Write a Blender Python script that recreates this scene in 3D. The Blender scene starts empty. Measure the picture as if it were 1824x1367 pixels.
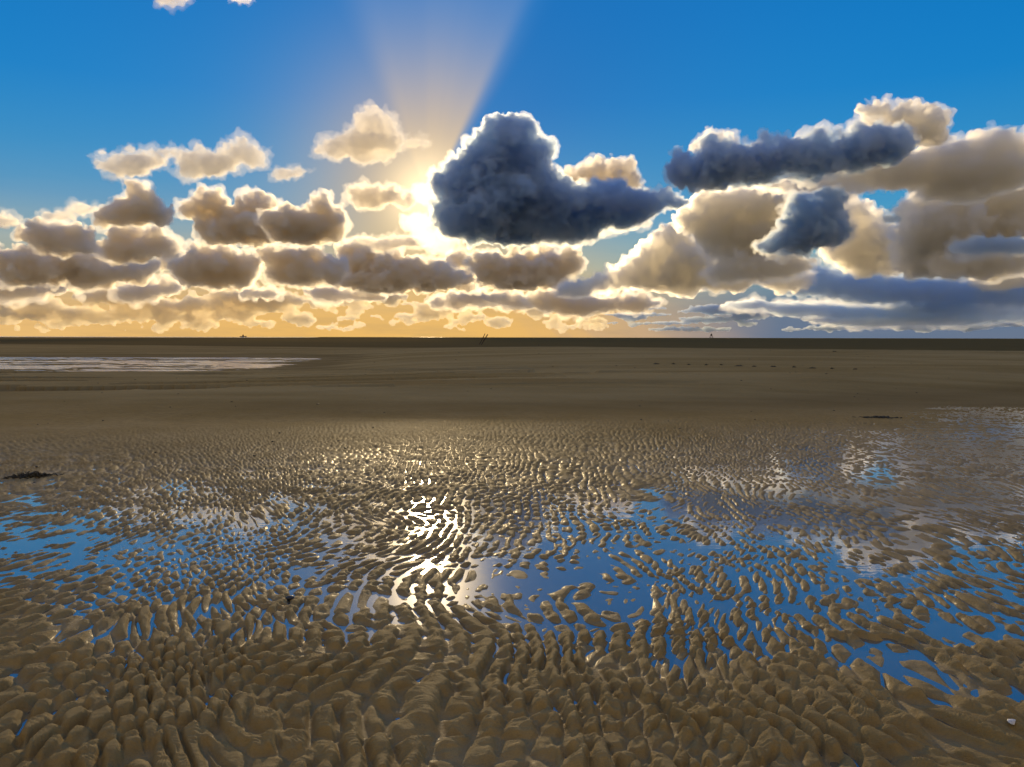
import bpy, bmesh, math, random
import numpy as np
from mathutils import Vector, Matrix
random.seed(7)
S = bpy.context.scene
COL = S.collection
R = math.radians

# ---------------------------------------------------------------- camera
F = 1370.0                  # focal length in pixels of the 1824 px wide photograph
H = 1.60                    # eye height
PITCH = math.atan((683.5 - 601.0) / F)
cam_d = bpy.data.cameras.new('camera')
cam = bpy.data.objects.new('camera', cam_d)
COL.objects.link(cam)
cam_d.sensor_width = 36.0
cam_d.lens = 36.0 * F / 1824.0
cam_d.clip_start = 0.05
cam_d.clip_end = 400000.0
cam.location = (0, 0, H)
ROLL = math.atan(4.0 / 1824.0)
cam.rotation_euler = (Matrix.Rotation(R(90) - PITCH, 4, 'X') @ Matrix.Rotation(ROLL, 4, 'Z')).to_euler()
S.camera = cam
CM = cam.rotation_euler.to_matrix()

def ray(px, py):
    return (CM @ Vector(((px - 912.0) / F, (683.5 - py) / F, -1.0))).normalized()

def at(px, py, dist):
    """point at horizontal distance dist along the view through a photo pixel"""
    d = ray(px, py)
    return Vector((0, 0, H)) + d * (dist / math.hypot(d.x, d.y))

def tag(o, label=None, cat=None, group=None, kind=None):
    if label: o['label'] = label
    if cat: o['category'] = cat
    if group: o['group'] = group
    if kind: o['kind'] = kind
    return o

def link(name, me, mat=None, parent=None):
    o = bpy.data.objects.new(name, me)
    COL.objects.link(o)
    if mat: me.materials.append(mat)
    if parent: o.parent = parent
    return o

def new_mat(name):
    m = bpy.data.materials.new(name); m.use_nodes = True
    nt = m.node_tree; nt.nodes.clear()
    return m, nt

class NT:
    """tiny helper to write node maths"""
    def __init__(self, nt): self.nt = nt
    def n(self, t, **kw):
        nd = self.nt.nodes.new(t)
        for k, v in kw.items(): setattr(nd, k, v)
        return nd
    def put(self, sock, v):
        if isinstance(v, bpy.types.NodeSocket): self.nt.links.new(v, sock)
        elif v is not None: sock.default_value = v
    def m(self, op, a, b=None, c=None, clamp=False):
        nd = self.n('ShaderNodeMath', operation=op); nd.use_clamp = clamp
        for i, v in enumerate((a, b, c)):
            if v is not None: self.put(nd.inputs[i], v)
        return nd.outputs[0]
    def vm(self, op, a, b=None, scale=None):
        nd = self.n('ShaderNodeVectorMath', operation=op)
        self.put(nd.inputs[0], a)
        if b is not None: self.put(nd.inputs[1], b)
        if scale is not None: self.put(nd.inputs['Scale'], scale)
        return nd.outputs['Value'] if op in ('DOT_PRODUCT', 'LENGTH', 'DISTANCE') else nd.outputs[0]
    def smooth(self, x, lo, hi, a=0.0, b=1.0):
        nd = self.n('ShaderNodeMapRange', interpolation_type='SMOOTHSTEP')
        self.put(nd.inputs[0], x)
        for i, v in enumerate((lo, hi, a, b)): self.put(nd.inputs[i + 1], v)
        return nd.outputs[0]
    def mix(self, f, a, b, blend='MIX'):
        nd = self.n('ShaderNodeMix', data_type='RGBA', blend_type=blend)
        nd.clamp_factor = True
        self.put(nd.inputs[0], f)
        self.put(nd.inputs[6], a if isinstance(a, bpy.types.NodeSocket) else (*a, 1)[:4])
        self.put(nd.inputs[7], b if isinstance(b, bpy.types.NodeSocket) else (*b, 1)[:4])
        return nd.outputs[2]
    def noise(self, vec, scale, detail=4, rough=.55, dims='3D', dist=0.0):
        nd = self.n('ShaderNodeTexNoise', noise_dimensions=dims)
        self.put(nd.inputs['Vector'], vec)
        nd.inputs['Scale'].default_value = scale
        nd.inputs['Detail'].default_value = detail
        nd.inputs['Roughness'].default_value = rough
        nd.inputs['Distortion'].default_value = dist
        return nd.outputs[0]

def srgb(r, g, b):
    f = lambda c: (c / 255 / 12.92) if c / 255 <= .04045 else ((c / 255 + .055) / 1.055) ** 2.4
    return (f(r), f(g), f(b))

# ---------------------------------------------------------------- sun and sky
SUN = ray(762, 352)
SUN_EL = math.asin(SUN.z)
SUN_AZ = math.atan2(SUN.x, SUN.y)           # from +Y towards +X

ld = bpy.data.lights.new('sun', 'SUN')
ld.energy = 5.0; ld.angle = R(0.6); ld.color = (1.0, .74, .39)
sun = bpy.data.objects.new('sun', ld); COL.objects.link(sun)
sun.rotation_euler = SUN.to_track_quat('Z', 'Y').to_euler()

W = bpy.data.worlds.new('World'); S.world = W; W.use_nodes = True
wt = W.node_tree; wt.nodes.clear(); w = NT(wt)
sky = w.n('ShaderNodeTexSky', sky_type='NISHITA')
sky.sun_disc = False; sky.sun_elevation = SUN_EL; sky.sun_rotation = SUN_AZ
sky.air_density = 1.6; sky.dust_density = .4; sky.ozone_density = 3.0
tc = w.n('ShaderNodeTexCoord'); D = w.vm('NORMALIZE', tc.outputs['Generated'])
sep = w.n('ShaderNodeSeparateXYZ'); wt.links.new(D, sep.inputs[0])
el = w.m('MULTIPLY', w.m('ARCSINE', sep.outputs[2]), 180 / math.pi)        # degrees
sv = SUN; rt = Vector((SUN.y, -SUN.x, 0)).normalized(); up = rt.cross(SUN)
cs = w.vm('DOT_PRODUCT', D, tuple(sv))
u = w.m('DIVIDE', w.vm('DOT_PRODUCT', D, tuple(rt)), w.m('MAXIMUM', cs, .05))
v = w.m('DIVIDE', w.vm('DOT_PRODUCT', D, tuple(up)), w.m('MAXIMUM', cs, .05))
ang = w.m('MULTIPLY', w.m('ARCCOSINE', w.m('MINIMUM', cs, 1.0)), 180 / math.pi)   # degrees from the sun
# deep blue air of the real sky model
base = w.vm('SCALE', sky.outputs[0], scale=0.10)
hs = w.n('ShaderNodeHueSaturation'); wt.links.new(base, hs.inputs['Color'])
hs.inputs['Saturation'].default_value = SKY_SAT if 'SKY_SAT' in globals() else 1.6
hs.inputs['Value'].default_value = 1.15
el0 = w.m('MAXIMUM', el, 0.0)
uaz = w.m('MULTIPLY', w.m('ARCTAN2', w.m('MULTIPLY', u, 1.0), 1.0), 180 / math.pi)
elr = w.n('ShaderNodeValToRGB'); wt.links.new(w.m('DIVIDE', el0, 30.0), elr.inputs[0])
cr = elr.color_ramp
stops = [(0, srgb(80, 125, 160)), (.16, srgb(92, 168, 190)), (.3, srgb(48, 146, 198)), (.55, srgb(0, 126, 200)), (1.0, srgb(0, 104, 188))]
cr.elements[0].position, cr.elements[1].position = 0, 1
for i, (p, c) in enumerate(stops):
    e = cr.elements[0] if i == 0 else cr.elements[-1] if i == len(stops) - 1 else cr.elements.new(p)
    e.color = (*c, 1)
deep = w.mix(.93, hs.outputs[0], elr.outputs[0])
deep = w.mix(w.m('MULTIPLY', w.smooth(uaz, 10, 26), w.smooth(el0, 7.0, 1.0, 0, .85)), deep, srgb(66, 104, 142))
# warm lower air, strongest under the sun, cooling to the right
az_l = w.smooth(uaz, 4.0, 31.0, 1.0, 0.0)
warm_f = w.m('MULTIPLY', w.m('POWER', 2.718, w.m('MULTIPLY', w.m('POWER', w.m('DIVIDE', el0, 6.0), 2.0), -1.0)), w.m('MAXIMUM', az_l, 0.10))
wn = w.noise(D, 2.2, 2, .5)
mpn = w.n('ShaderNodeMapping'); wt.links.new(D, mpn.inputs[0]); mpn.inputs['Scale'].default_value = (1, 1, 7)
lown = w.noise(mpn.outputs[0], 7.0, 5, .6)
warm_c = w.mix(w.smooth(ang, 5, 32), srgb(240, 186, 96), srgb(238, 190, 116))
warm_c = w.mix(w.smooth(lown, .45, .7, 0, .4), warm_c, srgb(196, 158, 100))
c1 = w.mix(w.m('MULTIPLY', warm_f, .95, clamp=True), deep, warm_c)
TH = w.m('MULTIPLY', w.m('ARCTAN2', u, v), 180 / math.pi)
# broad glow round the sun
g1 = w.m('POWER', 2.718, w.m('MULTIPLY', w.m('POWER', w.m('DIVIDE', ang, 7.5), 2.0), -1.0))
pass
g1 = w.m('MULTIPLY', g1, .78)
c2 = w.mix(w.m('MULTIPLY', g1, w.m('SUBTRACT', 1.0, w.m('MULTIPLY', w.smooth(TH, 24, 36, 0, .95), w.smooth(TH, 70, 130, 1, 0)))), c1, srgb(236, 196, 128))
# slanting shafts painted into the sky colour, fanning out from the sun
th = w.m('MULTIPLY', w.m('ARCTAN2', u, v), 180 / math.pi)          # 0 = straight up, + = right
shaft = w.m('MULTIPLY', w.smooth(th, -27, -17), w.smooth(th, 33, 22, 0, 1)) if False else None
sl = w.smooth(th, -27, -15, 0.0, 1.0)
sr = w.smooth(th, 24, 30, 1.0, 0.0)
sf = w.m('MULTIPLY', w.m('MULTIPLY', sl, sr), w.m('POWER', 2.718, w.m('MULTIPLY', ang, -1 / 13.0)))
ray_n = w.n('ShaderNodeTexNoise', noise_dimensions='1D'); wt.links.new(w.m('MULTIPLY', th, .06), ray_n.inputs['W']); ray_n.inputs['Scale'].default_value = 1.0; ray_n.inputs['Detail'].default_value = 2
sf = w.m('MULTIPLY', sf, w.smooth(ray_n.outputs[0], .25, .7, .8, 1.05))
c3 = w.mix(w.m('MULTIPLY', sf, 1.0), c2, w.mix(w.smooth(ang, 2, 15), srgb(222, 196, 160), srgb(118, 152, 200)))
c3 = w.mix(w.m('MULTIPLY', w.m('MULTIPLY', w.smooth(th, 26, 34), w.smooth(th, 44, 100, 1, 0)), w.smooth(ang, 30, 10, 0, .35)), c3, srgb(0, 98, 176))
thd = w.smooth(w.m('ABSOLUTE', w.m('SUBTRACT', th, 128.0)), 0, 20, 1.0, 0.0)
c3 = w.mix(w.m('MULTIPLY', w.m('MULTIPLY', thd, w.smooth(w.m('SINE', w.m('MULTIPLY', th, .9)), -.6, 1)), w.smooth(ang, 6, 16, 0, .6)), c3, srgb(205, 170, 130))
# blazing core
core = w.m('POWER', 2.718, w.m('MULTIPLY', w.m('POWER', w.m('DIVIDE', ang, 2.6), 2.0), -1.0))
c4 = w.vm('ADD', c3, w.vm('SCALE', (1.0, .80, .48), scale=w.m('MULTIPLY', core, .9)))
# unseen warm sky behind the camera, added to fill cloud fronts and sand
back_fill = w.smooth(sep.outputs[1], .35, -.2)
bn = w.smooth(w.noise(D, 3.0, 5, .6), .32, .56)
c4 = w.mix(w.m('MULTIPLY', w.m('MULTIPLY', back_fill, bn), w.smooth(el, 95, 60)), c4, (.52, .40, .25))
c4 = w.mix(w.smooth(el, -3.0, -0.5, 1.0, 0.0), c4, (.05, .045, .035))
bg = w.n('ShaderNodeBackground'); wt.links.new(c4, bg.inputs[0]); bg.inputs[1].default_value = 1.0
wo = w.n('ShaderNodeOutputWorld'); wt.links.new(bg.outputs[0], wo.inputs[0])
W.cycles.sampling_method = 'MANUAL'; W.cycles.sample_map_resolution = 1024

vs = S.view_settings
S.display_settings.display_device = 'sRGB'
vs.view_transform = 'Standard'; vs.look = 'None'; vs.exposure = 0; vs.gamma = 1; vs.use_curve_mapping = False
cy = S.cycles
cy.max_bounces = 22; cy.volume_bounces = 20; cy.diffuse_bounces = 2; cy.glossy_bounces = 3; cy.transmission_bounces = 3
cy.transparent_max_bounces = 16
cy.use_adaptive_sampling = True; cy.adaptive_threshold = .02
cy.use_denoising = True
try:
    cy.denoiser = 'OPENIMAGEDENOISE'; cy.denoising_input_passes = 'RGB_ALBEDO_NORMAL'
except Exception: pass
cy.caustics_reflective = False; cy.caustics_refractive = False
cy.sample_clamp_indirect = 8
# ---------------------------------------------------------------- clouds
def cloud_mat(name, mfp_m, colour=(.96, .96, .96), g=.55):
    m, nt = new_mat(name); q = NT(nt)
    vs_ = q.n('ShaderNodeVolumeScatter')
    vs_.inputs['Color'].default_value = (*colour, 1)
    vs_.inputs['Density'].default_value = 1.0 / mfp_m
    vs_.inputs['Anisotropy'].default_value = g
    ab = q.n('ShaderNodeVolumeAbsorption'); ab.inputs['Color'].default_value = (*colour, 1); ab.inputs['Density'].default_value = 1.0 / mfp_m
    ad = q.n('ShaderNodeAddShader'); nt.links.new(vs_.outputs[0], ad.inputs[0]); nt.links.new(ab.outputs[0], ad.inputs[1])
    out = q.n('ShaderNodeOutputMaterial'); nt.links.new(ad.outputs[0], out.inputs['Volume'])
    m.cycles.homogeneous_volume = True
    return m

_bm = bmesh.new(); bmesh.ops.create_icosphere(_bm, subdivisions=2, radius=1.0)
ICO_V = np.array([v.co[:] for v in _bm.verts]); ICO_F = np.array([[v.index for v in f.verts] for f in _bm.faces]); _bm.free()
TEX = {}
def tex(kind, size, **kw):
    t = bpy.data.textures.new('billow_' + kind.lower(), kind)
    t.noise_scale = size
    for k, v_ in kw.items(): setattr(t, k, v_)
    return t

def spheres_mesh(name, cen, rad):
    n = len(cen); V = (ICO_V[None] * rad[:, None, :] + cen[:, None, :]).reshape(-1, 3)
    Fc = (ICO_F[None] + (np.arange(n) * len(ICO_V))[:, None, None]).reshape(-1, 3)
    me = bpy.data.meshes.new(name)
    me.vertices.add(len(V)); me.vertices.foreach_set('co', V.ravel())
    me.loops.add(Fc.size); me.loops.foreach_set('vertex_index', Fc.ravel().astype(np.int32))
    me.polygons.add(len(Fc)); me.polygons.foreach_set('loop_start', (np.arange(len(Fc)) * 3).astype(np.int32))
    me.update(calc_edges=True)
    return me

def build_cloud(name, dist, blobs, label, cat='cloud', group=None, mfp=11.0, vox=1.9, g=.52, colour=(.93, .925, .92),
                kids=16, rag=.5, ragsize=16, seed=0, depth=1.0, kind=None, billow=3.8, flat=.35, fringe=1.0):
    """blobs: (x, y, rx, ry) in photo pixels; dist in metres.  Real size = pixels * dist / F."""
    rng = np.random.default_rng(seed + int(blobs[0][0] * 7 + blobs[0][1]))
    k = dist / F
    cen, rad = [], []
    base = at(blobs[0][0], blobs[0][1], dist)
    fw = Vector((base.x, base.y, 0)).normalized()
    rgt = Vector((fw.y, -fw.x, 0))
    for b in blobs:
        x, y, rx = b[:3]; ry = b[3] if len(b) > 3 else rx
        rz = (rx + ry) / 2 * depth
        jit = rng.normal() * rz * .25
        P = at(x, y, dist) + fw * (jit * k)
        P = np.array(P)
        gr = 1.02 if 7400 < dist < 12600 and x < 1040 else .97
        M = [rx * k * gr, rz * k, ry * k * gr]
        def put(dirv, rr, parent, pr):
            pass
        def loc(o):      # local (right, forward, up) -> world
            return np.array(rgt) * o[0] + np.array(fw) * o[1] + np.array((0, 0, 1)) * o[2]
        cen.append(P); rad.append(M)
        nk = kids if max(rx, ry) > 14 else kids // 2
        for i in range(nk):
            d = rng.normal(size=3); d /= np.linalg.norm(d)
            if d[2] < -.2 and rng.random() < .6: d[2] = -d[2]
            up_ = d[2] > 0
            s = rng.uniform(.2, .46) * (1 if up_ else flat + .45)
            r1 = s * min(M[0], M[2]) * 1.15
            c1 = P + loc((d[0] * M[0] * .92, d[1] * M[1] * .92, d[2] * M[2] * (.92 if up_ else .8)))
            cen.append(c1); rad.append([r1 * 1.1, r1, r1 * .95])
            for j in range(6):
                e = rng.normal(size=3); e /= np.linalg.norm(e)
                e = e + d * .9; e /= np.linalg.norm(e)
                r2 = r1 * rng.uniform(.25, .55)
                if r2 < vox * k * .9: continue
                cen.append(c1 + loc(e * r1 * .95)); rad.append([r2] * 3)
    cen = np.array(cen); rad = np.array(rad); org = cen.mean(0)
    # spheres are axis aligned; turn radii frame: keep it simple (fw is near +Y)
    big = min(1.0, max(max(b[2], b[3] if len(b) > 3 else b[2]) for b in blobs) / 45.0)
    def mesh_from(nm, cen_, rad_, rag_, billow_, voxel):
        me = spheres_mesh('tmp', cen_ - org, rad_)
        o = bpy.data.objects.new('tmp', me); COL.objects.link(o)
        rm = o.modifiers.new('remesh', 'REMESH'); rm.mode = 'VOXEL'; rm.voxel_size = voxel * k; rm.use_smooth_shade = True
        sm = o.modifiers.new('smooth', 'SMOOTH'); sm.iterations = 1; sm.factor = .5
        def disp(kind_, size_px, amp_px, mid=.5, **kw):
            t = tex(kind_, size_px * k, **kw)
            d = o.modifiers.new('disp', 'DISPLACE'); d.texture = t; d.strength = amp_px * k; d.mid_level = mid; d.texture_coords = 'LOCAL'
        if billow_:
            disp('VORONOI', 34 * big, -billow_ * 4.2 * big, .45)
            disp('VORONOI', 15 * big ** .5, -billow_ * 3.2 * big, .45)
            disp('VORONOI', 7, -billow_ * 1.5 * big ** .5, .45)
        if rag_:
            disp('CLOUDS', 38 * big, rag_ * 26 * big, .5, noise_depth=3)
            disp('CLOUDS', ragsize * .6, rag_ * 17 * big ** .5, .5, noise_depth=4)
            disp('CLOUDS', 5.0, rag_ * 6, .5, noise_depth=2)
        r2m = o.modifiers.new('remesh2', 'REMESH'); r2m.mode = 'VOXEL'; r2m.voxel_size = voxel * k * .85; r2m.use_smooth_shade = True
        dg = bpy.context.evaluated_depsgraph_get()
        m2 = bpy.data.meshes.new_from_object(o.evaluated_get(dg))
        bpy.data.objects.remove(o); bpy.data.meshes.remove(me)
        m2.name = nm; m2.materials.clear()
        return m2
    c = link(name, mesh_from(name, cen, rad, rag, billow, vox), cloud_mat('cloud_droplets', mfp * k, colour, g))
    c.location = org
    tag(c, label, cat, group, kind)
    if fringe:      # thin torn vapour round the dense body
        off = rng.normal(size=cen.shape) * 3.0 * k
        f = link('vapour_fringe', mesh_from('vapour_fringe', cen + off, rad * 1.0 + 2.0 * k * fringe, max(rag, .5) * 2.0, billow * .4, vox * 1.15),
                 cloud_mat('thin_vapour', max(mfp * k * 5.0, 32 * k), tuple((2 + x) / 3 for x in colour), g), c)
    return c

CL = []
def C(dist, blobs, label, **kw): CL.append((dist, blobs, label, kw))
GR_L = 'small broken clouds left of the sun'; GR_R = 'heaped clouds right of the sun'
C(5200, [(905,272,48,50),(858,300,42,46),(945,298,38,44),(828,338,48,42),(900,350,85,60),(975,365,70,42),(838,395,62,38),(920,405,95,30),(1055,372,70,36),(1130,365,60,26),(1190,362,38,12),(990,400,95,30),(1085,388,70,18),(905,240,20,20),(868,248,20,20),(788,372,22,16),(795,398,22,22),(1075,345,55,24)],
  'huge dark blue cloud with a thin glowing rim right beside the sun', mfp=6.5, g=.6, kids=24, colour=(.74,.845,.95))  # blue shade of the backlit body put into the droplet colour
C(5900, [(1035,322,26,22),(1064,315,28,26),(1100,312,30,26),(1122,330,18,16)],
  'sunlit cream puff poking up behind the tail of the huge dark cloud', mfp=9)
C(5600, [(648,348,26,18),(685,350,30,16),(718,360,22,13),(670,360,34,12)],
  'small ragged grey cloud touching the sun glare on its left', mfp=12, rag=.8)
C(5600, [(668,236,28,28),(645,258,38,26),(610,266,32,14),(688,258,26,24),(655,282,32,12),(578,272,20,7)],
  'peaked peach cloud floating alone above and left of the sun', mfp=17, g=.38, rag=1.1, colour=(.99,.965,.91), billow=2)
C(5600, [(738,254,18,8),(757,256,9,8)], 'thin wisp trailing off the peaked peach cloud', mfp=24, g=.38, rag=1.0, billow=1)
C(6000, [(190,294,16,6),(235,300,34,16),(270,290,26,14),(304,272,18,9)], 'flat torn white cloud sloping upward, left one of the high pair', mfp=16, g=.38, rag=1.2, colour=(.99,.97,.92), billow=1)
C(6000, [(350,292,20,24),(388,292,36,18),(432,276,28,18),(456,292,16,10),(372,306,26,10)], 'lacy white cloud with blue holes, right one of the high pair', mfp=16, g=.38, rag=1.3, colour=(.99,.97,.92), billow=1)
C(6000, [(512,309,26,9),(532,304,12,8)], 'little oval white cloud between the lacy cloud and the peaked one', mfp=22, g=.38, rag=.9, billow=1)
C(6000, [(233,266,8,7)], 'tiny white tuft above the flat torn cloud', mfp=22, g=.38, rag=.6, billow=0, vox=1.6)
C(6000, [(184,272,7,3.5)], 'faint scrap of cloud left of the tiny tuft', mfp=20, rag=.4, billow=0, vox=1.4)
C(6500, [(250,354,22,20),(240,378,36,22),(268,380,28,22),(205,388,32,12),(182,396,14,6)], 'heaped grey cloud with a tall rounded top below the flat torn cloud', mfp=5.5, depth=1.2)
C(7000, [(145,374,22,9),(112,384,24,5),(84,385,12,5)], 'thin slanting wisp left of the tall rounded heap', mfp=20, rag=.9, billow=1)
C(7000, [(6,395,26,10)], 'pale cloud cut by the left edge of the picture', mfp=16, rag=.7, billow=1)
C(8000, [(92,418,36,22),(138,428,26,22),(118,440,40,14)], 'grey cloud with a domed top near the left edge', mfp=5.5, depth=1.2)
C(10000, [(40,462,46,20),(92,458,40,18),(135,465,24,20),(55,488,62,16),(110,485,50,16)], 'long low grey cloud under the domed one at the left edge', mfp=5.5, depth=1.2)
C(8500, [(222,422,26,18),(275,436,38,20),(240,450,50,14),(298,442,22,16)], 'grey cloud with two humps directly under the tall rounded heap', mfp=5.5, depth=1.2)
C(10000, [(178,486,46,22),(232,486,32,20),(150,492,24,16)], 'rumpled grey cloud low between the left edge cloud and the two humped one', mfp=5.5, depth=1.2)
C(7500, [(372,362,24,18),(345,376,20,14),(385,378,18,16)], 'small rounded cloud upper left of the brown grey group', mfp=5.5, depth=1.2)
C(7500, [(464,366,24,20),(430,386,36,24),(398,412,38,26),(445,412,45,26)], 'tumbled cloud between the small rounded one and the brown dome', mfp=5.5, depth=1.2)
C(6800, [(574,368,18,20),(588,395,26,26),(550,402,52,28),(505,396,40,22),(540,420,58,16)], 'dark brown domed cloud with a bright curled top, left of the glare', mfp=5.5, depth=1.2)
C(10000, [(370,468,46,26),(420,480,38,26),(338,482,24,18),(388,498,60,14)], 'broad grey cloud low below the tumbled cloud', mfp=5.5, depth=1.2)
C(9500, [(530,458,42,18),(498,455,34,14),(545,490,58,20),(590,480,22,20)], 'two layered grey cloud low below the brown dome', mfp=5.5, depth=1.2)
C(10500, [(648,466,42,28),(700,478,48,26),(760,490,52,26),(680,502,84,20),(800,500,50,18)], 'wide golden brown cloud bank low under the sun glare', mfp=5.5, depth=1.2)
C(9000, [(725,430,40,10),(690,438,30,9),(650,432,22,8)], 'thin dark streak of cloud crossing the lower glare', mfp=13, rag=.6, billow=1)
C(9500, [(895,476,52,26),(955,474,55,28),(1008,470,30,18),(930,500,82,16)], 'grey violet cloud low beneath the huge dark cloud', mfp=5.5, depth=1.2)
C(4600, [(1222,305,34,24),(1285,302,58,34),(1345,292,55,32),(1400,282,45,26),(1262,322,60,14),(1445,288,60,28),(1255,280,18,14),(1380,258,24,14),(1318,268,16,12),(1462,252,20,12),(1505,275,60,32),(1560,262,52,32),(1330,314,80,16)],
  'long dark blue cloud bank slanting across the upper right', mfp=6, kids=22, rag=.8, colour=(.76,.855,.95))  # shaded blue of the bank comes from tinted droplets
C(5300, [(1275,252,30,18),(1250,262,18,9)], 'bright cream puff behind the left end of the long dark bank', mfp=12)
C(5000, [(1560,206,24,20),(1618,206,32,18),(1662,215,24,16),(1635,238,46,22),(1585,235,24,16)], 'highest white turreted cloud at the upper right', mfp=6)
C(5400, [(1600,305,100,30),(1700,285,80,32),(1785,272,60,28),(1500,322,110,14),(1745,310,85,36),(1705,338,55,22),(1400,328,60,10)],
  'long cream cloud running to the right edge under the dark bank', mfp=7, g=.76, kids=22)
C(7200, [(1288,372,46,28),(1340,375,60,32),(1395,365,55,26),(1370,420,80,32),(1290,410,60,36),(1240,395,34,24),(1330,448,80,20),(1360,478,80,22),(1300,490,50,18)],
  'large cream cauliflower cloud at the centre right', mfp=6, g=.76, kids=20)
C(4800, [(1452,396,40,40),(1425,425,46,26),(1470,410,30,34),(1385,440,40,14)], 'round dark blue cloud in front of the cream cauliflower cloud', mfp=6, rag=.9, colour=(.74,.845,.95))  # dark blue shade painted by the droplet colour
C(7800, [(1520,384,26,24),(1535,415,38,32),(1522,450,46,28),(1568,448,30,30),(1550,472,60,20)], 'cone shaped cream cloud tower beside the round dark one', mfp=6, g=.76, kids=20)
C(7200, [(1655,382,38,30),(1705,360,48,32),(1772,368,52,38),(1814,345,30,30),(1645,430,44,38),(1720,418,85,46),(1800,420,60,55),(1655,472,60,22),(1740,472,90,24)],
  'massive cream cloud tower reaching the right edge', mfp=6, g=.76, kids=22)
C(5200, [(1785,437,56,13),(1725,441,30,8)], 'dark blue streak lying across the massive right tower', mfp=12, rag=.6, billow=1, colour=(.74,.845,.95))  # shade put into the colour as in the huge dark cloud
C(5200, [(1590,391,14,7)], 'tiny dark shred of cloud in the blue gap', mfp=12, rag=.6, billow=0, vox=1.6, colour=(.74,.845,.95))  # same blue shade in the droplet colour
C(8200, [(1200,436,40,26),(1232,470,46,34),(1165,468,46,28),(1130,494,46,24),(1205,502,70,24),(1075,506,40,14),(1022,516,34,14)],
  'cream cloud sloping down to the left from the cauliflower cloud', mfp=6, g=.76, kids=20)
C(9000, [(1450,504,70,26),(1550,514,100,26),(1680,521,120,24),(1800,524,70,24),(1420,480,34,16)],
  'long slate blue cloud bank low on the right', mfp=14, colour=(.74,.845,.95))  # slate shade of the bank carried by the droplet colour
C(9600, [(1345,545,60,9),(1440,552,80,12),(1560,556,110,14),(1690,552,120,14),(1810,556,70,14),(1620,572,160,8)],
  'soft slate blue cloud sheet added for the low haze on the right, just above the horizon', mfp=12, colour=(.80,.87,.94), g=.6, rag=.4, billow=1.2)  # bank added to imitate slate haze above the horizon
C(9000, [(1110,408,30,6),(1140,398,24,6),(1075,415,16,3)], 'thin bright wisps under the tail of the huge dark cloud', mfp=20, rag=.7, billow=0, vox=1.8)
C(4500, [(308,-2,30,8)], 'white cloud fragment cut by the top edge, larger one', mfp=26, g=.38, rag=.8, billow=0)
C(4500, [(432,-3,18,7)], 'faint white fragment cut by the top edge, right of the larger one', mfp=30, rag=.8, billow=0)
C(12000, [(20,512,50,12),(75,516,40,10),(120,508,26,10)], 'flat grey gold cloud low at the left edge under the long low one', mfp=7)
C(12000, [(270,518,44,12),(300,512,26,14),(240,524,30,9)], 'small stepped cloud low under the rumpled one', mfp=7)
C(12500, [(470,524,30,10),(450,520,20,8)], 'small flat cloud low beneath the broad grey one', mfp=7)
C(11000, [(325,460,30,12),(300,470,20,10)], 'ragged scrap joining the broad grey cloud to its left neighbour', mfp=8, rag=.8)
C(11000, [(590,520,50,9),(640,530,50,8)], 'flat golden streak of cloud left below the wide golden bank', mfp=8)
C(12000, [(860,528,70,10),(920,540,70,9),(800,538,40,7)], 'flat tan cloud streak below the grey violet cloud', mfp=8)
C(11500, [(990,535,60,14),(1050,545,70,14),(1120,540,60,12)], 'low grey cloud with a bright left end beneath the sloping cream one', mfp=7)
C(11000, [(820,462,30,14),(845,470,26,12)], 'dark scrap of cloud just right of the lower glare', mfp=7)
C(8200, [(1345,480,60,22),(1400,500,50,18),(1300,500,50,20)], 'cream and grey cloud foot beneath the cauliflower cloud', mfp=8, g=.55)
C(8600, [(1800,490,40,26),(1770,500,40,14)], 'cream cloud low at the right edge above the slate bank', mfp=6, g=.76)
C(6800, [(1480,345,50,10),(1420,345,40,8)], 'pale ragged underside hanging below the long dark bank', mfp=12, g=.6, rag=.8)
for i, (dist, blobs, label, kw) in enumerate(CL):
    if blobs[0][0] < 1040 and 'rag' not in kw and i > 1: kw['rag'] = .62 + .3 * ((i * 37) % 10) / 10; kw['ragsize'] = 22
    if 'colour' not in kw:      # warm airlight towards the sun's side, put into the droplet colour
        kw['colour'] = (.972, .938, .87) if blobs[0][0] < 1040 else (.996, .985, .955)
    build_cloud('cloud', dist, blobs, label, group='cumulus clouds spread along the sky', seed=i, **kw)

# thin brilliant cloud added over the glare to dim the sun on the ground
build_cloud('cloud', 6200, [(762,346,26,20),(742,352,14,12),(778,336,14,12),(748,398,30,18),(725,392,16,10),(768,425,36,20),(795,432,22,14),(785,448,30,8)],
            'blinding white thin cloud added to veil the sun, filling the glare gap', group='cumulus clouds spread along the sky',
            mfp=52, fringe=0, g=.6, colour=(.98,.97,.95), rag=.7, billow=2, seed=77)

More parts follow.
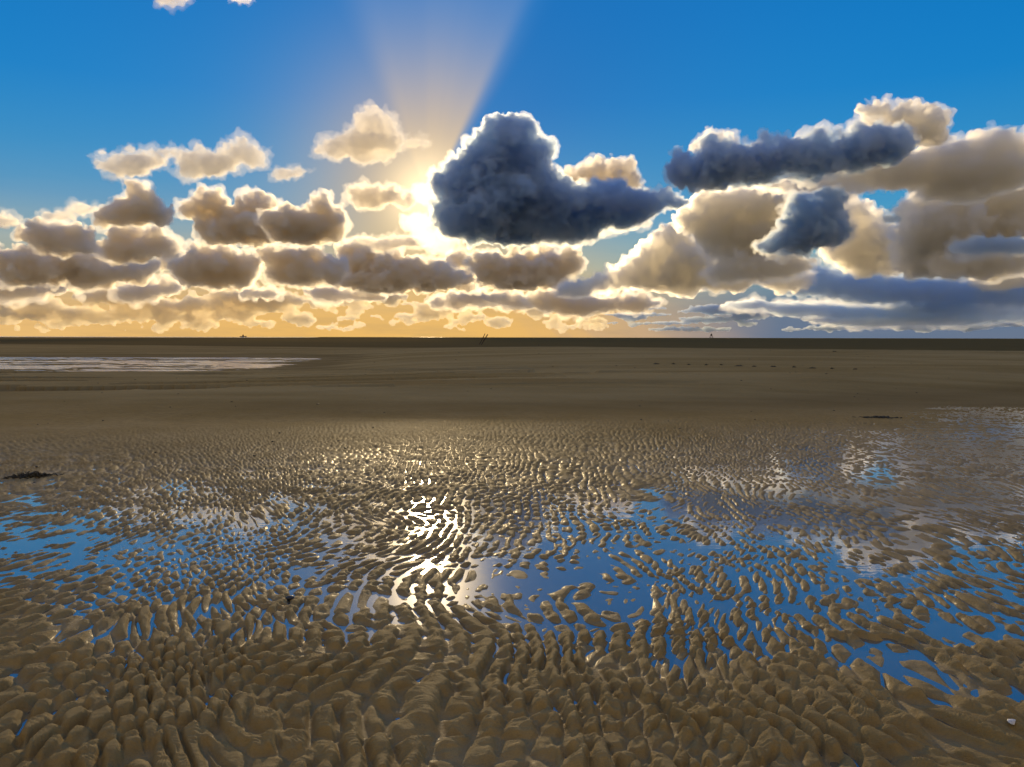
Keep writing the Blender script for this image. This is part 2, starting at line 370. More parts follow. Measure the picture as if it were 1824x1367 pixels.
# far cloud field above the horizon
rng = np.random.default_rng(11)
far = []
for i in range(230):
    y = 522 + 66 * rng.random() ** .85; t = (592 - y) / 70
    rx = (5 + 40 * rng.random() ** 2) * (.4 + 1.2 * t); x = rng.uniform(-60, 1100)
    far.append((x, y, rx, rx * rng.uniform(.12, .32) + 1.0))
build_cloud('distant_clouds', 22000, far, 'countless small golden clouds fading into the haze above the horizon', 'clouds', kind='stuff',
            mfp=10, g=.35, vox=1.9, fringe=0, kids=8, rag=.7, ragsize=10, billow=2.5, colour=(.975,.925,.80), seed=5)  # golden haze put into the droplet colour
far = []
for i in range(75):
    y = 544 + 44 * rng.random(); rx = 10 + 75 * rng.random() ** 1.5; x = rng.uniform(1080, 1900)
    far.append((x, y, rx, rng.uniform(1.2, 3.8)))
build_cloud('distant_clouds', 24000, far, 'countless thin slate blue cloud streaks low over the horizon on the right', 'clouds', kind='stuff',
            mfp=6, g=.2, vox=1.9, fringe=0, kids=5, rag=.5, ragsize=10, billow=1.0, colour=(.80,.87,.94), seed=6)
# ---------------------------------------------------------------- noise helpers (numpy)
def _hash(ix, iy, s):
    h = (ix.astype(np.int64) * 374761393 + iy.astype(np.int64) * 668265263 + s * 1442695041) & 0xffffffff
    h = ((h ^ (h >> 13)) * 1274126177) & 0xffffffff
    h = ((h ^ (h >> 16)) * 2246822519) & 0xffffffff
    return ((h ^ (h >> 15)) & 0xffffff) / float(0xffffff)

def vnoise(x, y, s=0):
    xi = np.floor(x); yi = np.floor(y); fx = x - xi; fy = y - yi
    fx = fx * fx * fx * (fx * (fx * 6 - 15) + 10); fy = fy * fy * fy * (fy * (fy * 6 - 15) + 10)
    a = _hash(xi, yi, s); b = _hash(xi + 1, yi, s); c = _hash(xi, yi + 1, s); d = _hash(xi + 1, yi + 1, s)
    return (a + (b - a) * fx + (c - a) * fy + (a - b - c + d) * fx * fy) * 2 - 1

def fbm(x, y, o=4, s=0, r=.5):
    t = 0; a = 1; n = 0
    for i in range(o):
        t = t + a * vnoise(x * 2 ** i + 17.3 * i, y * 2 ** i - 9.1 * i, s + i); n += a; a *= r
    return t / n

def sstep(x, a, b):
    t = np.clip((x - a) / (b - a), 0, 1); return t * t * (3 - 2 * t)

def cells(x, y, s=0, jit=.85):
    """jittered cells: nearest distance, gap to the second, cell id noise, offset across the cell"""
    xi = np.floor(x); yi = np.floor(y)
    f1 = np.full(x.shape, 9.0); f2 = np.full(x.shape, 9.0); idn = np.zeros(x.shape); dx1 = np.zeros(x.shape); dy1 = np.zeros(x.shape)
    for i in (-1, 0, 1):
        for j in (-1, 0, 1):
            cx = xi + i; cyy = yi + j
            px = cx + .5 + jit * (_hash(cx, cyy, s) - .5); py = cyy + .5 + jit * (_hash(cx, cyy, s + 5) - .5)
            dx = x - px; dy = y - py
            d = np.sqrt(dx * dx + dy * dy); near = d < f1
            f2 = np.where(near, f1, np.minimum(f2, d))
            idn = np.where(near, _hash(cx, cyy, s + 9), idn)
            dx1 = np.where(near, dx, dx1); dy1 = np.where(near, dy, dy1)
            f1 = np.where(near, d, f1)
    return f1, f2, idn, dx1, dy1

# ---------------------------------------------------------------- the shape of the beach
def flat_level(X, Y):
    """large relief of the sand, metres above the still water"""
    q = np.sqrt(X * X + Y * Y)
    # near wet flat: above water at the feet, a shallow dip, then rising to the bar
    yc = 5.5 + .9 * vnoise(X * .35, X * 0 + 3.1, 3) + np.where(X > 0, .16 * X, .05 * np.abs(X))       # axis of the dip
    d = (Y - yc)
    near = .022 * sstep(-d, .7, 2.5) + .010 * sstep(Y, 4.2, 3.2)
    start = 9.6 + 1.15 * np.clip(X - 1, 0, 9) + 1.0 * vnoise(X * .16, X * 0 + 7.7, 4)     # where the flat dries out beyond the dip
    far = .015 * sstep(Y, start - 4.4, start - .5) + .02 * sstep(Y, start - 1, start + 3)
    lev = -.0022 + near + far
    lev = lev + .0012 * sstep(X, 0, 1) + .0038 * fbm(X * .40, Y * .30, 3, 21) - .002 * sstep(-X, 1.0, 4.0) + .009 * np.exp(-(((X + .8) / 1.0) ** 2 + ((Y - 6.2) / 2.4) ** 2))
    # smooth bar with a face towards the viewer
    foot = 15.0 + .22 * np.clip(X, -20, 40) + 1.0 * fbm(X * .06, X * 0 + .3, 2, 30) + .25 * np.clip(X - 6, 0, 40)
    face = sstep(Y, foot, foot + 7.0)
    lev = lev + (.14 + .32 * sstep(X, -16, 6)) * face
    bar = .26 * np.exp(-((Y - 54 + .35 * X) / 20) ** 2) * sstep(X, -24, 6) + .06 * fbm(X * .03, Y * .05, 3, 33)
    lev = lev + bar * sstep(Y, foot + 4, foot + 24)
    # shallow channels with little scarps, and the pool on the left
    chan = sstep(Y, 19, 22) * sstep(Y, 32, 28) * sstep(X, 8, -2)
    cw = vnoise(X * .22 + 1.5 * fbm(X * .1, Y * .3, 2, 44), Y * 1.1, 41) + .5 * vnoise(X * .5, Y * 2.4, 42)
    lev = lev - .17 * chan * sstep(cw, .12, .19) + .05 * chan * sstep(cw, .22, .5)
    pool = sstep(X + .9 * (Y - 46) * .12, -5, -14) * sstep(Y, 31, 33.5) * sstep(Y, 66, 58)
    lev = lev * (1 - pool) + (-.003 + .030 * fbm(X * .22, Y * .9, 4, 90, .6)) * pool
    # beyond the bar the shore drops to a lower flat and at last into the sea
    edge = 92 - .55 * np.clip(X, -60, 60) + 3 * fbm(X * .02, X * 0, 2, 50)
    drop = sstep(Y, edge, edge + 5)
    lev = lev * (1 - drop) + (.10 + .10 * fbm(X * .008, Y * .012, 3, 51) + .12 * sstep(X, -60, 40)) * drop
    lev = lev - .8 * sstep(q, 1300, 1900) * sstep(X / np.maximum(q, 1), -.22, -.34) - 2.0 * sstep(q, 7000, 12000)
    return lev, foot

def surface(X, Y):
    lev, foot = flat_level(X, Y)
    # crests run away from the viewer and splay apart towards him
    g = 1 + .50 * np.exp(-np.clip(Y - 2.0, 0, 60) / 3.0)
    wx = .18 * fbm(X * 1.1, Y * .8, 2, 60)
    s_ = (X + wx * 1.2) / g
    # the ripple trains turn slightly across the field
    s_ = s_ + .05 * Y * vnoise(X * .12, Y * .10, 61)
    t_ = Y + .12 * vnoise(X * 2.1, Y * 2.1, 62)
    lam = .088
    # lumps: long cells strung along the crests, each broken by saddles
    side = sstep(np.abs(X + .3) / (Y * .5 + .5), .35, 1.0)          # out to the sides the crests get longer
    tl = .165 + .20 * side
    f1, f2, idn, dx, dy = cells(s_ / lam + .3 * vnoise(s_ * 3, t_ * 3.1, 66), t_ / tl, 70, .72)
    gap = f2 - f1
    lump = sstep(gap, .0, .56)
    ph = 2 * np.pi * (s_ / lam + .42 * vnoise(s_ * 2.6, t_ * 1.7, 63) + .25 * vnoise(s_ * 6, t_ * 4.2, 64) + .13 * vnoise(s_ * 3, t_ * 19, 78))
    saw = (ph / (2 * np.pi)) % 1.0
    ridge = np.where(saw < .68, sstep(saw, 0, .66), 1 - sstep(saw, .68, .98))    # gentle one side, slip face on the other
    brk = sstep(fbm(s_ * 5.6, t_ * 5.0, 3, 65), -.30, .22)
    mixw = np.clip(.56 - .14 * sstep(Y, 5.0, 3.6) + .22 * vnoise(X * .5, Y * .4, 67), .05, 1)
    h = lump * (.72 + .55 * (idn - .5)) * mixw * 1.15 + ridge * (.12 + 1.0 * brk) * (1 - mixw)
    h = h - .13 * sstep(vnoise(s_ * 8.5, t_ * 5.5, 77), .35, .75)
    # cusp shaped nibbles and terraces on the flanks
    fine = .12 * vnoise(s_ * 24, t_ * 17, 68) + .07 * vnoise(s_ * 46, t_ * 36, 69)
    h = h + fine * sstep(h, .05, .5)
    ter = np.floor(h * 7 + .4 * vnoise(X * 5, Y * 5, 72)) / 7
    h = h * .95 + ter * .05
    stri = .04 * np.sin((t_ + .25 * s_ + .1 * vnoise(X * 9, Y * 9, 74)) * 2 * np.pi / .021) * sstep(h, .25, .7) * sstep(Y, 7, 4)
    h = h + stri * 1.3
    h = np.clip(h, -.25, 1.0); h = np.where(h > 0, 1 - (1 - h) ** 1.75, h * 1.75)
    h = h + .05 * vnoise(s_ * 24, t_ * 17, 68) * sstep(h, .3, .7)
    amp = .053 * (.45 + .55 * np.exp(-np.clip(Y - 4, 0, 50) / 6.5)) * (1 + .25 * vnoise(X * .4, Y * .4, 75))
    amp = amp * (.75 + .25 * (g - .8))
    amp = amp * (1 + .06 * sstep(Y, 5.2, 3.8))
    fade = sstep(Y, foot + 1.0, foot - 3.2)
    amp = amp * fade
    z = lev + amp * (h - .50)
    # the smooth bar carries only faint wind and water marks
    soft = (1 - fade)
    z = z + soft * (.014 * fbm(X * .4, Y * 2.0, 4, 80) + .005 * fbm(X * 3.0, Y * 5.0, 3, 81)) * sstep(Y, 200, 60)
    return z

# one sheet: fine where the view looks, coarse behind, out past the horizon
def axis_angles():
    a = np.concatenate([np.linspace(-180, -46, 60, endpoint=False), np.linspace(-46, 46, 1500, endpoint=False), np.linspace(46, 180, 60, endpoint=False)])
    return np.radians(a)
ANG = axis_angles()
vv = np.concatenate([np.linspace(7000, 900, 50, endpoint=False), np.linspace(900, 150, 620, endpoint=False), np.linspace(150, 24, 210, endpoint=False),
                     np.linspace(24, 1.2, 60, endpoint=False), np.array([1.0, .7, .4, .2, .1, .05])])
RAD = H * F / vv
nr, na = len(RAD), len(ANG)
RR, AA = np.meshgrid(RAD, ANG, indexing='ij')
GX = RR * np.sin(AA); GY = RR * np.cos(AA)
GZ = surface(GX.ravel(), GY.ravel()).reshape(GX.shape)
V = np.stack([GX, GY, GZ], -1).reshape(-1, 3)
V = np.vstack([V, [[0, 0, float(surface(np.array([0.0]), np.array([0.0]))[0])]]])
i0 = np.arange(nr - 1)[:, None] * na; j0 = np.arange(na)[None]; j1 = (j0 + 1) % na
Q = np.stack([i0 + j0, i0 + j1, i0 + na + j1, i0 + na + j0], -1).reshape(-1, 4)[:, ::-1]
Tn = np.stack([np.full(na, nr * na), (np.arange(na) + 1) % na, np.arange(na)], -1)[:, ::-1]
me = bpy.data.meshes.new('sand')
me.vertices.add(len(V)); me.vertices.foreach_set('co', V.astype(np.float32).ravel())
nl = Q.size + Tn.size
me.loops.add(nl); me.loops.foreach_set('vertex_index', np.concatenate([Q.ravel(), Tn.ravel()]).astype(np.int32))
me.polygons.add(len(Q) + len(Tn))
me.polygons.foreach_set('loop_start', np.concatenate([np.arange(len(Q)) * 4, Q.size + np.arange(len(Tn)) * 3]).astype(np.int32))
me.polygons.foreach_set('use_smooth', np.ones(len(Q) + len(Tn), bool))
me.update(calc_edges=True)

m, nt = new_mat('wet_sand'); q = NT(nt)
geo = q.n('ShaderNodeNewGeometry'); P = geo.outputs['Position']
sx = q.n('ShaderNodeSeparateXYZ'); nt.links.new(P, sx.inputs[0])
z = sx.outputs[2]
n1 = q.noise(P, .6, 5, .6); n2 = q.noise(P, 9.0, 4, .6); n3 = q.noise(P, 420.0, 2, .6)
col = q.mix(q.smooth(n1, .3, .7), (.52, .36, .125), (.64, .46, .19))
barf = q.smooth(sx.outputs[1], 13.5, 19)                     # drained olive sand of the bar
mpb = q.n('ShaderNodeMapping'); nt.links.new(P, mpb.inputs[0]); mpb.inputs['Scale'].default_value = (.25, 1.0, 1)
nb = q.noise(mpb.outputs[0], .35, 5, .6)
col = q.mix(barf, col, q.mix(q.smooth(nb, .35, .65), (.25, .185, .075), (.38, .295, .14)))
col = q.mix(q.smooth(n2, .35, .75, 0, .6), col, (.36, .25, .10))
col = q.mix(q.smooth(n3, .42, .72, 0, .6), col, (.2, .15, .08))
wet = q.smooth(q.m('ADD', z, q.m('MULTIPLY', q.m('SUBTRACT', n2, .5), .012)), -.002, .028, 1.0, 0.0)   # sodden close to the water line
wet_shade = q.smooth(q.m('ADD', z, q.m('MULTIPLY', q.m('SUBTRACT', nb, .5), .12)), .07, .26, .95, .0)  # wet low sand, plus shade of the bar face painted as darkening
wet_shade_max = q.m('MAXIMUM', wet, wet_shade)
far_f = q.smooth(q.m('ADD', sx.outputs[1], q.m('MULTIPLY', sx.outputs[0], .55)), 90, 100)      # the lower flat beyond the bar is dark silty mud
col = q.mix(q.m('MULTIPLY', far_f, .8), col, (.11, .085, .035))
col = q.mix(q.m('MULTIPLY', wet_shade_max, .42), col, (.12, .085, .042))
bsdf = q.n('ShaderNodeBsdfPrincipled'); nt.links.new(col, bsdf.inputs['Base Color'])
nt.links.new(q.smooth(wet_shade_max, 0, 1, 1.0, .68), bsdf.inputs['Roughness'])
nt.links.new(q.m('MULTIPLY', wet, .05), bsdf.inputs['Coat Weight']); bsdf.inputs['Coat Roughness'].default_value = .22
bsdf.inputs['Coat IOR'].default_value = 1.4
nt.links.new(q.m('MULTIPLY', q.smooth(wet, 0, 1, .03, .24), q.smooth(sx.outputs[1], 9, 15, 1, 0)), bsdf.inputs['Specular IOR Level'])
b1 = q.n('ShaderNodeBump'); b1.inputs['Distance'].default_value = .007; b1.inputs['Strength'].default_value = .8
mps = q.n('ShaderNodeMapping'); nt.links.new(P, mps.inputs[0]); mps.inputs['Scale'].default_value = (9, 62, 62); mps.inputs['Rotation'].default_value = (0, 0, .2)
hh = q.m('ADD', q.m('ADD', q.noise(P, 60.0, 4, .6), q.m('MULTIPLY', q.noise(mps.outputs[0], 1.0, 3, .6), .9)), q.m('MULTIPLY', q.noise(P, 260.0, 3, .7), .6)); nt.links.new(hh, b1.inputs['Height'])
nt.links.new(b1.outputs[0], bsdf.inputs['Normal'])
out = q.n('ShaderNodeOutputMaterial'); nt.links.new(bsdf.outputs[0], out.inputs[0])
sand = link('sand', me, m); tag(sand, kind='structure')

# still water filling the dips, the pool and the far sea: one level sheet
bmw = bmesh.new()
rings = [.0, 3, 8, 20, 60, 200, 1000, 5000, 46000]; seg = 48; prev = None
c0 = bmw.verts.new((0, 0, 0))
for r_ in rings[1:]:
    ring = [bmw.verts.new((r_ * math.sin(2 * math.pi * k / seg), r_ * math.cos(2 * math.pi * k / seg), 0)) for k in range(seg)]
    for k in range(seg):
        if prev is None: bmw.faces.new((c0, ring[(k + 1) % seg], ring[k]))
        else: bmw.faces.new((prev[k], prev[(k + 1) % seg], ring[(k + 1) % seg], ring[k]))
    prev = ring
bmesh.ops.recalc_face_normals(bmw, faces=bmw.faces)
mw = bpy.data.meshes.new('water'); bmw.to_mesh(mw); bmw.free()
m, nt = new_mat('shallow_water'); q = NT(nt)
geo = q.n('ShaderNodeNewGeometry'); P = geo.outputs['Position']
dist = q.vm('LENGTH', P)
mp = q.n('ShaderNodeMapping'); nt.links.new(P, mp.inputs[0]); mp.inputs['Scale'].default_value = (.7, 1.3, 1)
ripn = q.noise(mp.outputs[0], 7.0, 3, .55); mp3 = q.n('ShaderNodeMapping'); nt.links.new(P, mp3.inputs[0]); mp3.inputs['Scale'].default_value = (.30, 1.0, 1)
rp2 = q.noise(mp3.outputs[0], 1.3, 6, .7)
b1 = q.n('ShaderNodeBump'); nt.links.new(q.m('ADD', q.m('MULTIPLY', ripn, q.smooth(dist, 20, 30, 1, .2)), q.m('MULTIPLY', rp2, q.smooth(dist, 20, 30, 0, 1.6))), b1.inputs['Height'])
nt.links.new(q.smooth(dist, 22, 34, .0008, .34), b1.inputs['Distance']); b1.inputs['Strength'].default_value = 1.0
gl = q.n('ShaderNodeBsdfGlossy'); gl.inputs['Roughness'].default_value = .006
gl.inputs['Color'].default_value = (1, 1, 1, 1)
nt.links.new(b1.outputs[0], gl.inputs['Normal'])
tr = q.n('ShaderNodeBsdfPrincipled'); tr.inputs['Base Color'].default_value = (.11, .105, .075, 1); tr.inputs['Roughness'].default_value = .2
fr = q.n('ShaderNodeFresnel'); fr.inputs['IOR'].default_value = 1.85; nt.links.new(b1.outputs[0], fr.inputs['Normal'])
ms = q.n('ShaderNodeMixShader'); nt.links.new(q.m('MULTIPLY', fr.outputs[0], 1.1, clamp=True), ms.inputs[0])
nt.links.new(tr.outputs[0], ms.inputs[1]); nt.links.new(gl.outputs[0], ms.inputs[2])
out = q.n('ShaderNodeOutputMaterial'); nt.links.new(ms.outputs[0], out.inputs[0])
water = link('water', mw, m); tag(water, kind='structure')
# ---------------------------------------------------------------- things standing and lying on the beach
def ground_z(x, y):
    return float(surface(np.array([float(x)]), np.array([float(y)]))[0])

def hit(px, py, tmax=400.0, water_ok=True):
    """where the view through a photo pixel meets the sand or the water"""
    d = ray(px, py); t_ = np.geomspace(1.0, tmax, 2500)
    x_, y_, z_ = d.x * t_, d.y * t_, H + d.z * t_
    g_ = np.maximum(surface(x_, y_), 0)
    i_ = int(np.argmax(z_ < g_)) if (z_ < g_).any() else len(t_) - 1
    return Vector((x_[i_], y_[i_], max(g_[i_], 0))), t_[i_]

def simple_mat(name, c1, c2, scale, rough=.8, bump=.3):
    m, nt = new_mat(name); q = NT(nt)
    tcn = q.n('ShaderNodeTexCoord')
    n = q.noise(tcn.outputs['Object'], scale, 4, .6)
    b = q.n('ShaderNodeBsdfPrincipled'); nt.links.new(q.mix(q.smooth(n, .35, .65), c1, c2), b.inputs['Base Color'])
    b.inputs['Roughness'].default_value = rough
    bp = q.n('ShaderNodeBump'); bp.inputs['Strength'].default_value = bump; bp.inputs['Distance'].default_value = .01
    nt.links.new(n, bp.inputs['Height']); nt.links.new(bp.outputs[0], b.inputs['Normal'])
    o = q.n('ShaderNodeOutputMaterial'); nt.links.new(b.outputs[0], o.inputs[0])
    return m

M_wood = simple_mat('weathered_wood', (.035, .022, .014), (.07, .045, .028), 6)
M_dark = simple_mat('tarred_wood', (.03, .025, .022), (.05, .04, .035), 3)
M_weed = simple_mat('dark_seaweed', (.018, .016, .006), (.05, .04, .012), 18, .5, .8)
M_stone = simple_mat('black_stone', (.015, .014, .014), (.04, .038, .036), 30, .5)
M_shell = simple_mat('shell', (.62, .58, .52), (.8, .77, .7), 60, .4)
M_hull = simple_mat('ship_paint', (.10, .07, .05), (.14, .10, .07), .05, .6)

def tube_bm(bm, pts, rads, seg=10):
    rings = []
    for i, p in enumerate(pts):
        p = Vector(p)
        a = Vector(pts[max(i - 1, 0)]); b = Vector(pts[min(i + 1, len(pts) - 1)])
        t = (b - a).normalized(); ref = Vector((0, 1, 0)) if abs(t.y) < .9 else Vector((1, 0, 0))
        u_ = t.cross(ref).normalized(); w_ = t.cross(u_)
        rings.append([bm.verts.new(p + (u_ * math.cos(2 * math.pi * k / seg) + w_ * math.sin(2 * math.pi * k / seg)) * rads[i]) for k in range(seg)])
    for r0, r1 in zip(rings, rings[1:]):
        for k in range(seg): bm.faces.new((r0[k], r0[(k + 1) % seg], r1[(k + 1) % seg], r1[k]))
    bm.faces.new(rings[0][::-1]); bm.faces.new(rings[-1])

def box_bm(bm, c, s, taper=1.0):
    cx, cy_, cz = c; sx_, sy_, sz_ = s[0] / 2, s[1] / 2, s[2] / 2
    v_ = [bm.verts.new((cx + a * sx_ * (taper if k > 0 else 1), cy_ + b * sy_ * (taper if k > 0 else 1), cz + k * sz_)) for k in (-1, 1) for a, b in ((-1, -1), (1, -1), (1, 1), (-1, 1))]
    for f in ((3, 2, 1, 0), (4, 5, 6, 7), (0, 1, 5, 4), (1, 2, 6, 5), (2, 3, 7, 6), (3, 0, 4, 7)): bm.faces.new([v_[i] for i in f])

def fin(bm, name, mat, parent=None, smooth=True):
    bmesh.ops.recalc_face_normals(bm, faces=bm.faces)
    me_ = bpy.data.meshes.new(name); bm.to_mesh(me_); bm.free()
    if smooth:
        for p in me_.polygons: p.use_smooth = True
    return link(name, me_, mat, parent)

# two leaning poles beyond the bar
for (px, px2, top, lab) in ((852.5, 864.0, 594.5, 'slim dark wooden pole leaning right on the far flat, the taller left one'),
                            (855.5, 869.0, 596.0, 'stout dark wooden pole leaning right on the far flat, the right one of the pair')):
    Yd = 150.0
    b = at(px, 612, Yd); gz = ground_z(b.x, b.y)
    t = at(px2, top, Yd + .4)
    b.z = gz - .3
    bm = bmesh.new(); pts = []; rads = []
    r0 = .085 if px < 854 else .115
    for i in range(9):
        f = i / 8; p = b.lerp(t, f); p.x += .03 * math.sin(5 * f + px); pts.append(p - b); rads.append(r0 * (1 - .25 * f) * (1 + .1 * math.sin(13 * f + px)))
    tube_bm(bm, pts, rads, 12)
    o = fin(bm, 'leaning_pole', M_wood); o.location = b
    tag(o, lab, 'pole', 'pair of leaning poles on the far sand')

# beacon hut on stilts on the horizon
Bd = 1250.0; bp_ = at(1267, 602.3, Bd); gz = ground_z(bp_.x, bp_.y)
base = bpy.data.objects.new('refuge_beacon', None); COL.objects.link(base); base.location = (bp_.x, bp_.y, gz)
tag(base, 'small dark stilted beacon hut standing alone on the horizon right of centre', 'beacon')
sc_ = Bd / F
for sx_, sy_ in ((-1, -1), (1, -1), (1, 1), (-1, 1)):
    bm = bmesh.new(); tube_bm(bm, [(sx_ * 3.6 * sc_, sy_ * 2.2, -1), (sx_ * 1.7 * sc_, sy_ * 1.2, 4.6 * sc_)], [.16, .13], 8); fin(bm, 'leg', M_dark, base)
for a in (-1, 1):
    for e in (-1, 1):
        bm = bmesh.new(); tube_bm(bm, [(-3.0 * sc_ * e, a * (1.8 + .1 * e), 1.2 * sc_), (2.2 * sc_ * e, a * (1.4 + .1 * e), 3.4 * sc_)], [.08, .08], 6); fin(bm, 'brace', M_dark, base)
bm = bmesh.new(); box_bm(bm, (0, 0, 4.6 * sc_), (4.4 * sc_, 3.6, .35)); fin(bm, 'platform', M_dark, base, False)
bm = bmesh.new(); box_bm(bm, (0, 0, 4.6 * sc_ + 1.2), (2.3 * sc_, 2.4, 2.0), .92); fin(bm, 'hut', M_dark, base, False)
bm = bmesh.new(); box_bm(bm, (0, 0, 4.6 * sc_ + 2.75), (2.6 * sc_, 2.8, 1.1), .12); fin(bm, 'roof', M_dark, base, False)
bm = bmesh.new(); tube_bm(bm, [(0, 0, 4.6 * sc_ + 2.9), (0, 0, 4.6 * sc_ + 5.0)], [.12, .07], 6); fin(bm, 'mast', M_dark, base)

# ship hull down on the horizon
Sd = 9000.0; sp = at(433, 600, Sd); k = Sd / F
ship = bpy.data.objects.new('cargo_ship', None); COL.objects.link(ship); ship.location = (sp.x, sp.y, 0)
tag(ship, 'tiny hazy ship on the horizon left of centre', 'ship')
bm = bmesh.new()
sec = [(-5.4, .55, 1.0), (-4.6, .9, 1.0), (3.8, .9, 1.0), (5.0, .6, 1.15), (6.2, .05, 1.4)]
rows = []
for xx, wd, hh_ in sec:
    rows.append([bm.verts.new((xx * k, -wd * k * .9, hh_ * k)), bm.verts.new((xx * k * .95, -wd * k * .6, -2)), bm.verts.new((xx * k * .95, wd * k * .6, -2)), bm.verts.new((xx * k, wd * k * .9, hh_ * k))])
for a, b_ in zip(rows, rows[1:]):
    for i in range(4): bm.faces.new((a[i], a[(i + 1) % 4], b_[(i + 1) % 4], b_[i]))
bm.faces.new(rows[0]); bm.faces.new(rows[-1])
fin(bm, 'hull', M_hull, ship, False)
bm = bmesh.new(); box_bm(bm, (0, 0, 2.1 * k), (2.4 * k, 1.5 * k, 2.2 * k), .85); fin(bm, 'superstructure', M_hull, ship, False)
bm = bmesh.new(); tube_bm(bm, [(.2 * k, 0, 3.1 * k), (.2 * k, 0, 4.9 * k)], [.3 * k, .2 * k], 8); fin(bm, 'funnel', M_hull, ship)
bm = bmesh.new(); tube_bm(bm, [(4.6 * k, 0, 1.0 * k), (4.6 * k, 0, 2.2 * k)], [.2 * k, .12 * k], 8); fin(bm, 'mast', M_hull, ship)

# seaweed: tangled ribbons heaped into low clumps
def weed(px, py, wpx, label, group=None, hgt=.05, dens=70, seed=0, name='seaweed_clump', elong=.35, tilt=0.0):
    rs = random.Random(seed)
    p, _t = hit(px, py)
    L = wpx / F * math.hypot(p.x, p.y) / 2
    bm = bmesh.new(); strands = []
    for i in range(dens):
        a = rs.gauss(0, .45); b_ = rs.gauss(0, .4)
        x0, y0 = a * L, b_ * L * elong + a * L * tilt
        th_ = rs.uniform(-.9, .9) + (math.pi if rs.random() < .5 else 0); ln = rs.uniform(.15, .45) * L; wd = rs.uniform(.02, .05) * max(L, .12)
        pts = []
        hz_ = hgt * math.exp(-(a * a + b_ * b_) * 1.5) * rs.uniform(.3, 1)
        for j in range(6):
            f = j / 5; th_ += rs.uniform(-.4, .4)
            x0 += math.cos(th_) * ln / 5; y0 += math.sin(th_) * ln / 5 * .6
            pts.append(Vector((x0, y0, .004 + hz_ * math.sin(math.pi * f))))
        strands.append((pts, wd))
    # a flattened mat of rotten weed under the ribbons ties the clump together
    bmesh.ops.create_uvsphere(bm, u_segments=24, v_segments=10, radius=1.0)
    for v_ in bm.verts:
        a_ = math.atan2(v_.co.y, v_.co.x)
        rr = 1 + .22 * math.sin(3 * a_ + seed) + .15 * math.sin(7 * a_ + 2 * seed)
        x0, y0 = v_.co.x * L * .75 * rr, v_.co.y * L * .62 * elong * rr
        v_.co = Vector((x0, y0 + x0 * tilt, v_.co.z * hgt * .45))
    allp = [q_ for pts, wd in strands for q_ in pts] + [v_.co for v_ in bm.verts]
    zz = np.maximum(surface(np.array([p.x + q_.x for q_ in allp]), np.array([p.y + q_.y for q_ in allp])), 0) - p.z
    for q_, z0 in zip(allp, zz): q_.z += float(z0)
    for pts, wd in strands:
        tube_bm(bm, pts, [wd * .2, wd * .5, wd * .6, wd * .55, wd * .4, wd * .1], 5)
    o = fin(bm, name, M_weed); o.location = p
    tag(o, label, 'seaweed', group)
    return o
weed(56, 850, 62, 'dark olive strand of seaweed lying on the ripples near the left edge', hgt=.06, dens=150, seed=3, tilt=.28, elong=.3, name='seaweed_strand')
weed(1566, 745, 60, 'thin black line of seaweed at the foot of the smooth sandbank on the right', hgt=.03, dens=90, seed=4, elong=.2, name='seaweed_strand')
row = [(1169, 649, 12), (1199, 649, 8), (1227, 650.5, 7), (1258, 651, 8), (1285, 651, 7), (1316, 652.5, 15), (1343, 653.5, 9), (1377, 654, 11), (1414, 655, 8), (1447, 656.5, 14), (1482, 657.5, 7), (1523, 658.5, 9)]
words = ['leftmost', 'second from left', 'third from left, faintest', 'fourth from left', 'fifth from left', 'sixth from left, longest', 'seventh from left', 'fifth from right', 'fourth from right', 'third from right, wide', 'second from right', 'rightmost']
for i, (x, y, wd) in enumerate(row):
    weed(x, y, wd, 'dark seaweed clump in the row across the sandbank, ' + words[i], 'row of dark seaweed clumps on the sandbank', hgt=.07, dens=26, seed=20 + i)
weed(959, 615.6, 6, 'small dark lump on the crest of the sandbank near the centre', hgt=.10, dens=26, seed=51)
weed(1486, 627, 8, 'small dark lump on the crest of the sandbank at the right', hgt=.10, dens=26, seed=52)

def pebble(px, py, wpx, label, mat, name, cat, flat=.55, seed=0):
    p, t_ = hit(px, py, 60.0)
    r = wpx / F * t_ / 2
    bm = bmesh.new(); bmesh.ops.create_icosphere(bm, subdivisions=3, radius=1)
    rs = random.Random(seed)
    o1 = Vector((rs.random() * 9, rs.random() * 9, 0))
    from mathutils import noise as mn
    for v_ in bm.verts:
        s = 1 + .28 * mn.noise(v_.co * 1.1 + o1) + .10 * mn.noise(v_.co * 2.7 + o1)
        v_.co = Vector((v_.co.x * r * s, v_.co.y * r * s * .8, v_.co.z * r * flat * s))
    o = fin(bm, name, mat); o.location = p + Vector((0, 0, r * flat * .5))
    tag(o, label, cat)
pebble(517, 1068, 15, 'black stone resting at the edge of a puddle left of centre', M_stone, 'stone', 'stone', seed=2)

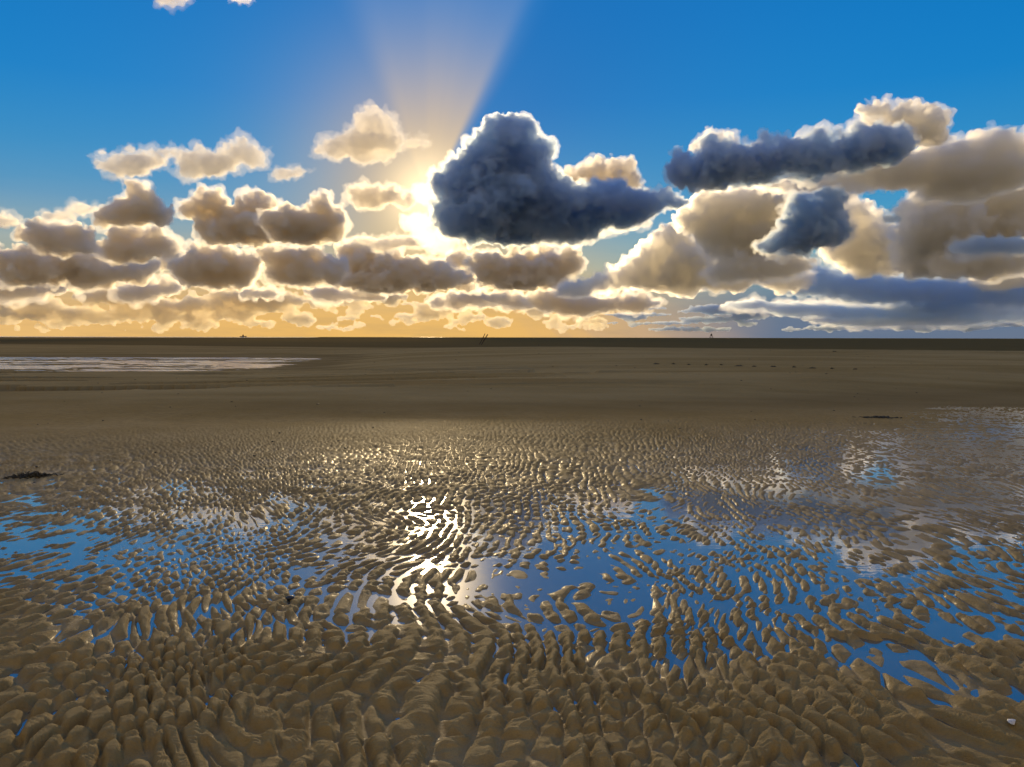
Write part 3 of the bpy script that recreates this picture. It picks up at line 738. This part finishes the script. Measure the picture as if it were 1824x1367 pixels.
# bleached cockle shell
def shell(px, py, wpx, label):
    p, t_ = hit(px, py, 60.0)
    r = wpx / F * t_ / 2
    bm = bmesh.new(); nr_, nk = 8, 41; rows = []
    for sgn in (1, .82):
        for i in range(nr_ + 1):
            f = i / nr_; row_ = []
            for j in range(nk):
                a = math.radians(-78 + 156 * j / (nk - 1))
                rib = 1 + .05 * f * math.cos(j * math.pi / 1.5)
                rad_ = r * 1.5 * f * (math.cos(a * .8)) ** .5 * rib
                row_.append(bm.verts.new((math.sin(a) * rad_, math.cos(a) * rad_ - r * .7, r * .75 * sgn * math.sin(math.pi * min(1, (1 - f) * .5 + .0 if f > 0 else .5)) * (1 if f > 0 else 1))))
            rows.append(row_)
    for base_ in (0, nr_ + 1):
        for i in range(nr_):
            for j in range(nk - 1): bm.faces.new((rows[base_ + i][j], rows[base_ + i][j + 1], rows[base_ + i + 1][j + 1], rows[base_ + i + 1][j]))
    a_, b_ = rows[nr_], rows[2 * nr_ + 1]
    for j in range(nk - 1): bm.faces.new((a_[j], a_[j + 1], b_[j + 1], b_[j]))
    bmesh.ops.remove_doubles(bm, verts=bm.verts, dist=r * .002)
    o = fin(bm, 'seashell', M_shell); o.location = p + Vector((0, 0, .002)); o.rotation_euler = (.15, -.1, 1.1)
    tag(o, label, 'seashell')
shell(1801, 1290, 13, 'small white shell on the dark ripples at the lower right edge')

# flecks of weed and broken shell strewn over the bar, too many and too small to count
rs = random.Random(9); bm = bmesh.new(); xs, ys = [], []
for i in range(300):
    y_ = 9 + 60 * rs.random() ** 1.4; xs.append(rs.uniform(-.75, .75) * y_); ys.append(y_)
zs = surface(np.array(xs), np.array(ys))
for x_, y_, z_ in zip(xs, ys, zs):
    if z_ < .012: continue
    r_ = rs.uniform(.006, .015) * (1 + y_ / 50)
    mt = Matrix.Translation((x_, y_, z_ + r_ * .25)) @ Matrix.Rotation(rs.uniform(0, 6.3), 4, 'Z') @ Matrix.Diagonal((r_ * rs.uniform(1, 2.2), r_, r_ * .5, 1))
    bmesh.ops.create_icosphere(bm, subdivisions=1, radius=1, matrix=mt)
tag(fin(bm, 'beach_litter', M_weed), 'tiny dark flecks of weed and shell strewn thinly over the smooth sand', 'flecks', kind='stuff')
